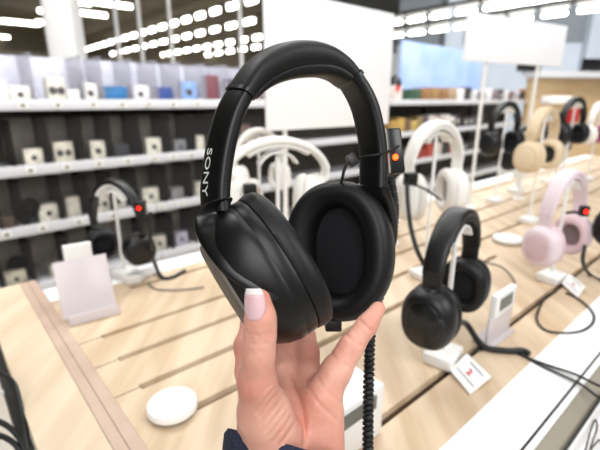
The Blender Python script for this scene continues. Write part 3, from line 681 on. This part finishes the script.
# landscape sign, right
b1 = ON(478, 226); d1 = gproj(b1)[2]
a0, a1 = P(466, 36, 1.34), P(564, 44, 1.60)
zt, zb = P(466, 13, 1.34).z, P(466, 60, 1.34).z
sd = Vec((a1.x - a0.x, a1.y - a0.y, 0)); SL = sd.length; sd.normalize(); sn = Vec((sd.y, -sd.x, 0)); cc = Vec(((a0.x + a1.x) / 2, (a0.y + a1.y) / 2, 0))
root = thing('landscape_sign', 'blank white landscape sign on two thin posts at the right', 'sign', (cc.x, cc.y, .9), 0)
MB().box(cc + Z * (zb + zt) / 2, (SL / 2, .004, (zt - zb) / 2), (sd, sn, Z)).build('panel', M['signwhite'], root, bevel=.001, world=True)
for px in (489, 541):
    r = P(px, 62, 1) - CAM; s = min((k / 200 * SL - SL / 2 for k in range(201)), key=lambda q: abs(gproj(cc + sd * q + Z * zb)[0] - px))
    o_ = cc + sd * s - sn * .011
    MB().tube([o_ + Z * .9005, o_ + Z * (zb + .1)], .006, 12).build('post', M['white'], root, world=True)
    MB().lathe(o_ + Z * .9, Z, sd, sn, [(.0005, .024), (.004, .024), (.006, .02)], 28).build('foot', M['white'], root, world=True)

# loose clutter at the back of the table
for (px, py, w, h, d_, m, nm, lab) in (
        (563, 130, .03, .10, .03, M['black'], 'dark_speaker', 'dark grey box speaker between beige and far black headphones'),
        (572, 112, .035, .03, .02, M['red'], 'red_tag', 'bright red block behind the beige headphones'),
        (392, 205, .02, .035, .02, M['white'], 'white_speaker', 'white block speaker between the held headphones and the right white pair'),
        (452, 190, .03, .03, .02, M['white'], 'white_adapter', 'white block left of the right sign post, behind the white headphones'),
        (520, 172, .03, .02, .02, M['white'], 'white_adapter', 'white block beside the beige cups')):
    dd = {563: 2.1, 572: 1.9, 392: 1.15, 452: 1.62, 520: 1.95}[px]
    p = P(px, py, dd); z0 = .9
    t = thing(nm, lab, 'speaker' if 'speaker' in nm else 'block', (p.x, p.y, z0), .6)
    hh = p.z + h / 2 - z0
    if hh > 2 * h + .02:
        MB().box((0, 0, hh - h), (w, d_, h)).build('body', m, t, bevel=.003)
        MB().tube([(0, 0, .004), (0, 0, hh - 2 * h + .002)], .004, 10).build('post', M['white'], t)
        MB().lathe((0, 0, 0), Z, Vec((1, 0, 0)), Vec((0, 1, 0)), [(.0005, .025), (.005, .024)], 20).build('foot', M['white'], t)
    else:
        MB().box((0, 0, max(hh, .02) / 2), (w, d_, max(hh, .02) / 2)).build('body', m, t, bevel=.003)

# ------------------------------------------------------------------ the held headphones
hp = thing('headphones', 'large matte black headphones held up in the hand, silver lettering on the arm', 'headphones', P(280, 345, .265))
path = [(216, 212, .262), (215, 190, .262), (218, 162, .262), (224, 132, .262), (233, 106, .263), (246, 85, .265), (262, 69, .268), (282, 59, .273), (303, 56, .279), (323, 59, .286), (340, 69, .292), (354, 86, .298), (364, 106, .302), (370, 130, .305), (373, 155, .307), (373, 188, .308)]
pw = spline([P(*q) for q in path], 8)
nP = len(pw)
def side(i):
    a = math.radians(44 - 14 * i / (nP - 1)); return Vec((-math.sin(a), math.cos(a), 0))
sides = [side(i) for i in range(nP)]
jl, jr = 37, 85            # joints between arms and padded band
def thick(i):
    x = (i - jl) / (jr - jl); return .0112 + (.0095 * math.sin(PI * min(max(x, 0), 1)) if 0 <= x <= 1 else 0)
mid = list(range(jl, jr + 1))
cen = pw[nP // 2]
MB().sweep([pw[i] for i in mid], [sides[i] for i in mid], [.027 + .002 * math.sin(PI * (i - jl) / (jr - jl)) for i in mid], [thick(i) * .92 for i in mid], 24, 2.8).build('headband', M['leather'], hp, world=True)
# softer pad below the band
pad = []
for i in mid[1:-1]:
    tg = (pw[i + 1] - pw[i - 1]).normalized(); nn = tg.cross(sides[i]).normalized()
    if nn.dot(P(300, 190, .285) - pw[i]) < 0: nn = -nn
    pad.append((pw[i] + nn * thick(i) * .36, sides[i], i))
MB().sweep([q[0] for q in pad], [q[1] for q in pad], .0255, [thick(q[2]) * .62 for q in pad], 22, 2.4).build('headband_pad', M['leather'], hp, world=True)
# piping line between band and pad
for rng, nm in ((range(0, jl), 'l'), (range(jr + 1, nP), 'r')):
    idx = list(rng)
    arm = MB().sweep([pw[i] for i in idx], [sides[i] for i in idx], .026, .0102, 22, 3.2).build('arm', M['shell'], hp, world=True)
for i in (jl, jr):
    a, b = pw[i - 1], pw[i + 1]; e = (b - a).normalized() * .0014
    MB().sweep([pw[i] - e, pw[i] + e], [sides[i], sides[i]], .0285, .0124, 22, 3.2).build('joint_ring', M['gloss'], hp, world=True)
# lettering on the left arm, reading downwards
vs, fs = text_verts('SONY', .0082, .00002, .0002)
cum = [0]
for i in range(1, nP): cum.append(cum[-1] + (pw[i] - pw[i - 1]).length)
ic = min(range(nP), key=lambda i: (pw[i] - P(217, 172, .262)).length)
mb = MB(); outv = []
for v_ in vs:
    x = v_.x * 1.34; s = cum[ic] - x
    k = max(0, min(nP - 2, next((j for j in range(nP - 1) if cum[j + 1] >= s), nP - 2))); fr = (s - cum[k]) / (cum[k + 1] - cum[k])
    p = pw[k].lerp(pw[k + 1], fr); tg = (pw[k + 1] - pw[k]).normalized(); sd = (sides[k] - tg * sides[k].dot(tg)).normalized(); nn = tg.cross(sd)
    if nn.dot(P(300, 171, .27) - p) > 0: nn = -nn
    outv.append(p - sd * (v_.y * 1.0 - .0036) + nn * (.0050 + v_.z))
mb.add(outv, fs).build('lettering', M['letter'], hp, smooth=False, world=True)
# left cup
CL = P(263, 273, .266)
nL = cv(.81, .50, .29); LL = cv(.53, -.85, 0); LL = (LL - nL * LL.dot(nL)).normalized(); SL_ = nL.cross(LL)
RL, RS = .0475, .0395
cup = MB().lathe(CL, nL, LL * RL, SL_ * RS, [(-.0245, .05), (-.0245, .66), (-.0235, .72), (-.018, .84), (-.010, .94), (-.003, .985), (.001, .99), (.0016, .982), (.0020, .982), (.0026, .99), (.0088, .990), (.0095, .982), (.0095, .05)], 64, 2.15).build('ear_cup', M['shell'], hp, world=True)
MB().lathe(CL, nL, LL * RL, SL_ * RS, [(-.0256, .05), (-.0256, .68), (-.0246, .725), (-.0232, .73)], 64, 2.15).build('cap', M['taupe'], cup, world=True)
tag(bpy.data.objects[cup.children[0].name], 'taupe grey cap')
cu = MB().lathe(CL, nL, LL * RL, SL_ * RS, [(.0096, .980), (.0102, .998), (.015, 1.02), (.0195, 1.0), (.0225, .92), (.0235, .82), (.022, .68), (.017, .60), (.009, .58)], 64, 2.15).build('ear_cushion', M['leather'], hp, world=True)
MB().lathe(CL, nL, LL * RL, SL_ * RS, [(.0100, .05), (.0100, .62), (.0085, .62)], 40, 2.15).build('ear_pad_lining', M['inner'], cu, world=True)
# left yoke: flares from the arm and runs down the near side of the cup
yk = spline([P(217, 207, .262), P(219, 219, .2575), P(226, 231, .249), P(239, 247, .2405), P(254, 266, .235), P(268, 286, .232), P(276, 300, .2315)], 6)
ys = [sides[0].lerp(cv(.90, .18, .38), min(1, i / 9)) if i < 9 else cv(.95 - .13 * min(1, i / 16), .05 + .45 * min(1, i / 16), .45 - .15 * min(1, i / 16)) for i in range(len(yk))]
nk = len(yk) - 1
yw = [.0262 + .0078 * math.sin(PI * min(1, i / nk * 1.15)) - .016 * max(0, i / nk - .55) ** 1.3 / .45 ** 1.3 for i in range(nk + 1)]
MB().sweep(yk, ys, yw, [.0108 - .0048 * i / nk for i in range(nk + 1)], 28, 2.2).build('yoke', M['gloss'], hp, world=True)
yk2 = spline([P(214, 210, .266), P(222, 224, .278), P(238, 246, .293), P(258, 268, .302), P(270, 285, .305)], 6)
MB().sweep(yk2, cv(.85, .4, -.2), [.020 - .008 * i / len(yk2) for i in range(len(yk2))], .008, 18, 2.3).build('yoke', M['gloss'], hp, world=True)
# right cup
nR = cv(-.46, .04, -.88); LR = cv(.06, -1, 0); LR = (LR - nR * LR.dot(nR)).normalized(); SR = nR.cross(LR)
CR = P(331, 251, .309)
RL2, RS2 = .0520, .0418
cu = MB().lathe(CR, nR, LR * RL2, SR * RS2, [(-.020, .96), (-.018, 1.0), (-.012, 1.02), (-.005, 1.0), (-.001, .93), (0, .86), (-.001, .78, .70), (-.005, .69, .56), (-.013, .65, .50), (-.019, .63, .48)], 64, 2.2).build('ear_cushion', M['leather'], hp, world=True)
MB().lathe(CR, nR, LR * RL2, SR * RS2, [(-.0205, .05), (-.0175, .05), (-.0175, .66, .55), (-.0195, .66, .55)][1:], 44, 2.2).build('ear_pad_lining', M['inner'], cu, world=True)
cup = MB().lathe(CR, nR, LR * RL2, SR * RS2, [(-.046, .05), (-.046, .66), (-.0445, .73), (-.038, .86), (-.030, .95), (-.023, .99), (-.0205, .99), (-.0195, .94), (-.0195, .05)], 64, 2.15).build('ear_cup', M['shell'], hp, world=True)
MB().lathe(CR, nR, LR * RL2, SR * RS2, [(-.0472, .05), (-.0472, .66), (-.0455, .73)], 48, 2.15).build('cap', M['taupe'], cup, world=True)
MB().box(P(333, 323, .318), (.0062, .006, .0055), (RT, FW, UP)).build('cable_plug', M['black'], hp, bevel=.0015, world=True)
yk = spline([P(373, 184, .308), P(375, 197, .313), P(379, 212, .324), P(381, 235, .338), P(377, 256, .344)], 6)
MB().sweep(yk, cv(.75, 0, -.6), [.024 + .004 * math.sin(PI * i / len(yk)) for i in range(len(yk))], .009, 20, 2.6).build('yoke', M['gloss'], hp, world=True)

# alarm tag strapped to the right arm
tg_ = thing('security_tag', 'black alarm tag with an orange light strapped to the held headphones', 'security tag', P(392, 178, .31))
axt = (cv(.96, .10, .28), cv(-.28, 0, .96), cv(-.10, .99, 0))
MB().box(P(391, 152, .310), (.0062, .008, .0165), axt).build('housing', M['gloss'], tg_, bevel=.002, world=True)
MB().lathe(P(395.5, 157, .301), cv(.1, 0, 1), RT, UP, [(-.001, .0014), (0, .0022), (.002, .0022)], 16).build('light', M['ledo'], tg_, world=True)
MB().box(P(384, 152, .306), (.0009, .006, .016), axt).build('clip', M['railgrey'], tg_, bevel=.0006, world=True)
MB().tube(spline([P(360, 158, .298), P(367, 156, .292), P(376, 155, .291), P(386, 152, .297), P(397, 147, .302), P(400, 143, .308)], 6), .0009, 8).build('strap', M['black'], tg_, world=True)
MB().box(P(352, 160, .305), (.0034, .0034, .0045), (cv(.8, .5, 0), cv(0, 0, 1), cv(-.5, .8, 0))).build('connector', M['black'], tg_, bevel=.001, world=True)
MB().tube(spline([P(351, 161, .305), P(346, 166, .306), P(343, 175, .308), P(341, 186, .312)], 6), .0012, 8).build('lead', M['cord'], tg_, world=True)
# coiled tether
def coil(label, pts, R, pitch, r, m):
    base = spline(pts, 10); L = [0]
    for i in range(1, len(base)): L.append(L[-1] + (base[i] - base[i - 1]).length)
    out = []; n = int(L[-1] / pitch * 9)
    for k in range(n + 1):
        s = L[-1] * k / n
        j = min(len(base) - 2, max(0, next((q for q in range(len(base) - 1) if L[q + 1] >= s), len(base) - 2)))
        p = base[j].lerp(base[j + 1], (s - L[j]) / (L[j + 1] - L[j])); tg = (base[j + 1] - base[j]).normalized()
        a = (RT - tg * RT.dot(tg)).normalized(); b = tg.cross(a); ph = 2 * PI * s / pitch
        out.append(p + (a * math.cos(ph) + b * math.sin(ph)) * R)
    solo(MB().tube(out, r, 6), 'coiled_cable', m, label, 'cable')
coil('black coiled tether cable hanging down beside the little finger', [P(389, 176, .335), P(394, 215, .358), P(386, 270, .366), P(372, 325, .345), P(369, 370, .325), P(368, 420, .32), P(368, 470, .315)], .0027, .0038, .0019, M['cord'])

# ------------------------------------------------------------------ the hand (one continuous surface)
import openvdb
HO = P(285, 450, .26)
prims = []   # (a, b, ra, rb)
def chain(pts, rs, k=None):
    for i in range(len(pts) - 1): prims.append((pts[i], pts[i + 1], rs[i], rs[i + 1]))
thumb = [P(259.5, 300, .2135), P(260.5, 318, .2135), P(260, 336, .2145), P(258.5, 356, .2165), P(257, 382, .2235), P(264, 412, .238), P(278, 445, .252)]
chain(thumb, [.0060, .0072, .0074, .0077, .0098, .0145, .0185])
chain([P(378, 309, .283), P(367, 325, .279), P(351, 347, .274), P(336, 371, .268), P(322, 398, .264), P(312, 440, .262)], [.0055, .0065, .0077, .0092, .0108, .0130])
chain([P(264, 304, .322), P(252, 322, .317), P(246, 346, .300), P(249, 372, .284), P(258, 402, .270)], [.0070, .0078, .0082, .0088, .0115])
chain([P(285, 300, .326), P(284, 322, .320), P(284, 345, .305), P(283, 372, .286), P(283, 402, .272)], [.0070, .0078, .0082, .0092, .0115])
chain([P(303, 325, .3235), P(304, 338, .3145), P(306, 352, .300), P(308, 376, .283), P(306, 404, .271)], [.0072, .0082, .0088, .0092, .0115])
for (ax_, ay_, ad, ar), (bx_, by_, bd_, br_) in (((258, 400, .271, .0115), (268, 480, .262, .0165)), ((283, 400, .273, .012), (288, 480, .264, .0175)), ((304, 402, .271, .0115), (306, 480, .264, .0165)),
                                              ((322, 404, .266, .0105), (318, 480, .262, .0160)), ((330, 414, .262, .0085), (329, 452, .259, .0095)), ((254, 410, .25, .0105), (262, 455, .255, .0155)),
                                              ((268, 480, .262, .0165), (262, 560, .255, .019)), ((288, 480, .264, .0175), (284, 560, .257, .022)), ((306, 480, .264, .0165), (306, 560, .257, .02))):
    prims.append((P(ax_, ay_, ad), P(bx_, by_, bd_), ar, br_))
vox = .0009
pa_ = np.array([tuple(p[0]) for p in prims] + [tuple(p[1]) for p in prims])
lo = pa_.min(0) - .03; hi = pa_.max(0) + .03
dims = np.ceil((hi - lo) / vox).astype(int)
gx, gy, gz = np.meshgrid(*[lo[i] + vox * np.arange(dims[i]) for i in range(3)], indexing='ij')
acc = np.zeros(gx.shape, np.float32); K = .0021
pts_ = np.stack([gx, gy, gz], -1).astype(np.float32)
for a, b, ra, rb in prims:
    ra -= .0004; rb -= .0004
    A = np.array(a, np.float32); Bv = np.array(b, np.float32) - A
    t = np.clip(((pts_ - A) @ Bv) / max(1e-9, float(Bv @ Bv)), 0, 1)
    dd = np.linalg.norm(pts_ - A - t[..., None] * Bv, axis=-1) - (ra + (rb - ra) * t)
    acc += np.exp(-np.clip(dd, -.03, .08) / K)
sdf = -K * np.log(np.maximum(acc, 1e-30))
# creases: shallow grooves pressed into the palm side
creases = [[(277, 386), (268, 396), (257, 412)], [(279, 392), (270, 402), (260, 417)], [(282, 399), (273, 410), (261, 425)], [(285, 405), (276, 417), (264, 431)], [(288, 411), (279, 423), (268, 436)],
           [(291, 416), (283, 429), (273, 441)], [(295, 423), (288, 434), (279, 446)], [(274, 382), (264, 391), (253, 405)], [(283, 368), (291, 382), (299, 398), (304, 418), (304, 446)], [(318, 378), (327, 392), (341, 402)], [(306, 384), (318, 402), (336, 420)],
           [(247, 333), (258, 336), (270, 334)], [(247, 338), (258, 340), (271, 338)], [(249, 343), (259, 344), (269, 343)], [(346, 334), (354, 342), (361, 346)], [(331, 354), (338, 361), (347, 366)], [(360, 321), (366, 327), (371, 331)]]
REL = pts_ - np.array(CAM, np.float32)
dep = REL @ np.array(FW, np.float32); PX = 300 + F * (REL @ np.array(RT, np.float32)) / dep; PY = 225 - F * (REL @ np.array(UP, np.float32)) / dep
near_ = np.abs(sdf) < .003
sx, sy, sd_ = PX[near_], PY[near_], dep[near_]; gro = np.zeros_like(sx)
for ci, cr in enumerate(creases):
    best = np.full_like(sx, 1e9)
    sp = spline([Vec((x, y, 0)) for x, y in cr], 4)
    for q0_, q1_ in zip(sp[:-1], sp[1:]):
        ex_, ey_ = q1_.x - q0_.x, q1_.y - q0_.y; tt_ = np.clip(((sx - q0_.x) * ex_ + (sy - q0_.y) * ey_) / (ex_ * ex_ + ey_ * ey_), 0, 1)
        best = np.minimum(best, np.hypot(sx - q0_.x - tt_ * ex_, sy - q0_.y - tt_ * ey_))
    wide = 2.4 if ci in (8,) else 1.5
    gro = np.maximum(gro, (.0013 if ci in (8,) else .0008 if ci < 8 else .0008) * np.exp(-(best / wide) ** 2))
gro[sd_ > (.292)] = 0
sdf[near_] += gro
gr = openvdb.FloatGrid(); gr.background = .05
gr.copyFromArray(np.clip(sdf, -.05, .05).astype(np.float32))
pv, qd = gr.convertToQuads(0.0)
pv = np.array(pv) * vox + lo
hand = thing('hand', 'left hand with a pale pink thumbnail and navy cuff holding up the black headphones', 'hand', HO)
me = bpy.data.meshes.new('skin'); me.from_pydata([tuple(Vec(p) - HO) for p in pv], [], [tuple(int(i) for i in reversed(q)) for q in qd])
me.materials.append(M['skin'])
bm = bmesh.new(); bm.from_mesh(me); bmesh.ops.recalc_face_normals(bm, faces=bm.faces)
for _ in range(2): bmesh.ops.smooth_vert(bm, verts=bm.verts, factor=.5, use_axis_x=True, use_axis_y=True, use_axis_z=True)
bm.to_mesh(me); bm.free()
for p in me.polygons: p.use_smooth = True
ho = bpy.data.objects.new('palm_and_fingers', me); C.objects.link(ho); ho.parent = hand
# thumbnail: curved plate over the thumb tip, longer than the flesh
ta_, tb_ = thumb[1], thumb[0]
axn = (tb_ - ta_).normalized(); fcam = (CAM - tb_).normalized(); fcam = (fcam - axn * fcam.dot(axn)).normalized(); sdn = axn.cross(fcam)
if sdn.dot(RT) < 0: sdn = -sdn
def nailgrid(l0, l1, nl, shrink):
    g_ = []
    for i in range(nl + 1):
        t = l0 + (l1 - l0) * i / nl; row = []
        s_ = (t - .0012) / .0155; w_ = (.45 + .62 * math.sin(min(1, s_ * 2.6) * PI / 2)) * (1 if s_ < .6 else math.sqrt(max(.03, 1 - ((s_ - .6) / .52) ** 2)))
        rr = .00795 - .0012 * max(0, (s_ - .3)) + .0002
        for j in range(13):
            a = (-.42 + (j / 12 - .5) * 1.42 * w_)
            row.append(ta_ + axn * (t - .0005) + (fcam * math.cos(a) + sdn * math.sin(a)) * rr)
        g_.append(row)
    return g_
def plate(gr_, name, m, par):
    nl = len(gr_); nj = len(gr_[0]); mb_ = MB(); vs_ = [q for r_ in gr_ for q in r_]
    fs_ = [(i * nj + j, i * nj + j + 1, (i + 1) * nj + j + 1, (i + 1) * nj + j) for i in range(nl - 1) for j in range(nj - 1)]
    o = mb_.add(vs_, fs_).build(name, m, par, world=True, angle=80)
    md = o.modifiers.new('thick', 'SOLIDIFY'); md.thickness = .0007; md.offset = 0
    return o
nail = plate(nailgrid(.0012, .0135, 12, 1), 'thumbnail', M['nail'], hand); nail['label'] = 'pale pink thumbnail'
plate(nailgrid(.0135, .0165, 6, 1), 'nail_tip', M['nailtip'], nail)
# ring glimpsed on the finger behind
rc = P(303, 362, .293); rax = (P(300, 350, .302) - P(304, 374, .284)).normalized(); r1 = rax.orthogonal().normalized(); r2 = rax.cross(r1)
# knitted navy cuff
cc_ = [P(290, 446, .263), P(289, 452, .263), P(286, 490, .262), P(268, 720, .245)]
cw = [(.0395, .031), (.0415, .033), (.042, .034), (.045, .036)]
tilt = cv(.95, -.22, -.1); rs = []
for (wx, wy), c in zip(cw, cc_):
    rs.append([c + tilt * (math.cos(2 * PI * k / 72) * wx * (1 + .018 * (k % 2))) + (FW - UP * .55) * (math.sin(2 * PI * k / 72) * wy * (1 + .018 * (k % 2))) for k in range(72)])
inn = [[c + tilt * (math.cos(2 * PI * k / 72) * wx * .93) + (FW - UP * .55) * (math.sin(2 * PI * k / 72) * wy * .93) for k in range(72)] for (wx, wy), c in zip(cw, cc_)]
MB().rings(rs + inn[::-1], closed=True).build('sleeve', M['navy'], hand, world=True)

# ------------------------------------------------------------------ light
def area(name, loc, size, energy, target=None, col=(1, 1, 1), sy=None):
    l = bpy.data.lights.new(name, 'AREA'); l.shape = 'RECTANGLE'; l.size = size; l.size_y = sy or size; l.energy = energy; l.color = col
    o = bpy.data.objects.new(name, l); C.objects.link(o); o.location = loc
    d = (Vec(target) - Vec(loc)) if target else Vec((0, 0, -1))
    o.rotation_euler = d.to_track_quat('-Z', 'Y').to_euler(); return o
area('added_fill_over_table', (.6, 1.2, 4.4), 2.6, 42)  # added overhead area light standing in for the store's unseen ceiling lamps
area('added_fill_column', (-1.9, 3.4, 4.6), 1.0, 110, (-3.3, 5.9, 2.6))  # added light out of view, there to whiten the column
area('added_fill_behind', (-.4, -2.6, 3.4), 2.6, 92, (0, .6, 1.1))  # added frontal fill behind the camera for hand, table and signs
area('added_fill_aisle', (2.8, -.8, 3.2), 1.8, 60, (.6, 1.4, 1.35))  # added fill from the right front to brighten the white signs
for t in (-.2, 1.0, 2.2, 3.4, 4.6):
    area('added_fill_shelves', gw(t, 2.75, -.85), .8, 21, gw(t, .95, 0))  # added fills in front of the shelving to brighten the goods
area('added_fill_far', (4.0, 6.0, 5.0), 3.5, 500, (5, 9, 1))  # added light that lifts the far background
area('added_fill_hall', (7.0, 9.0, 5.0), 4, 600, (9, 14, 2.5))  # added light that brightens the grey right wall
w = bpy.data.worlds.new('world'); sc.world = w; w.use_nodes = True
bg = w.node_tree.nodes['Background']; bg.inputs[0].default_value = (1, 1, 1, 1); bg.inputs[1].default_value = .38
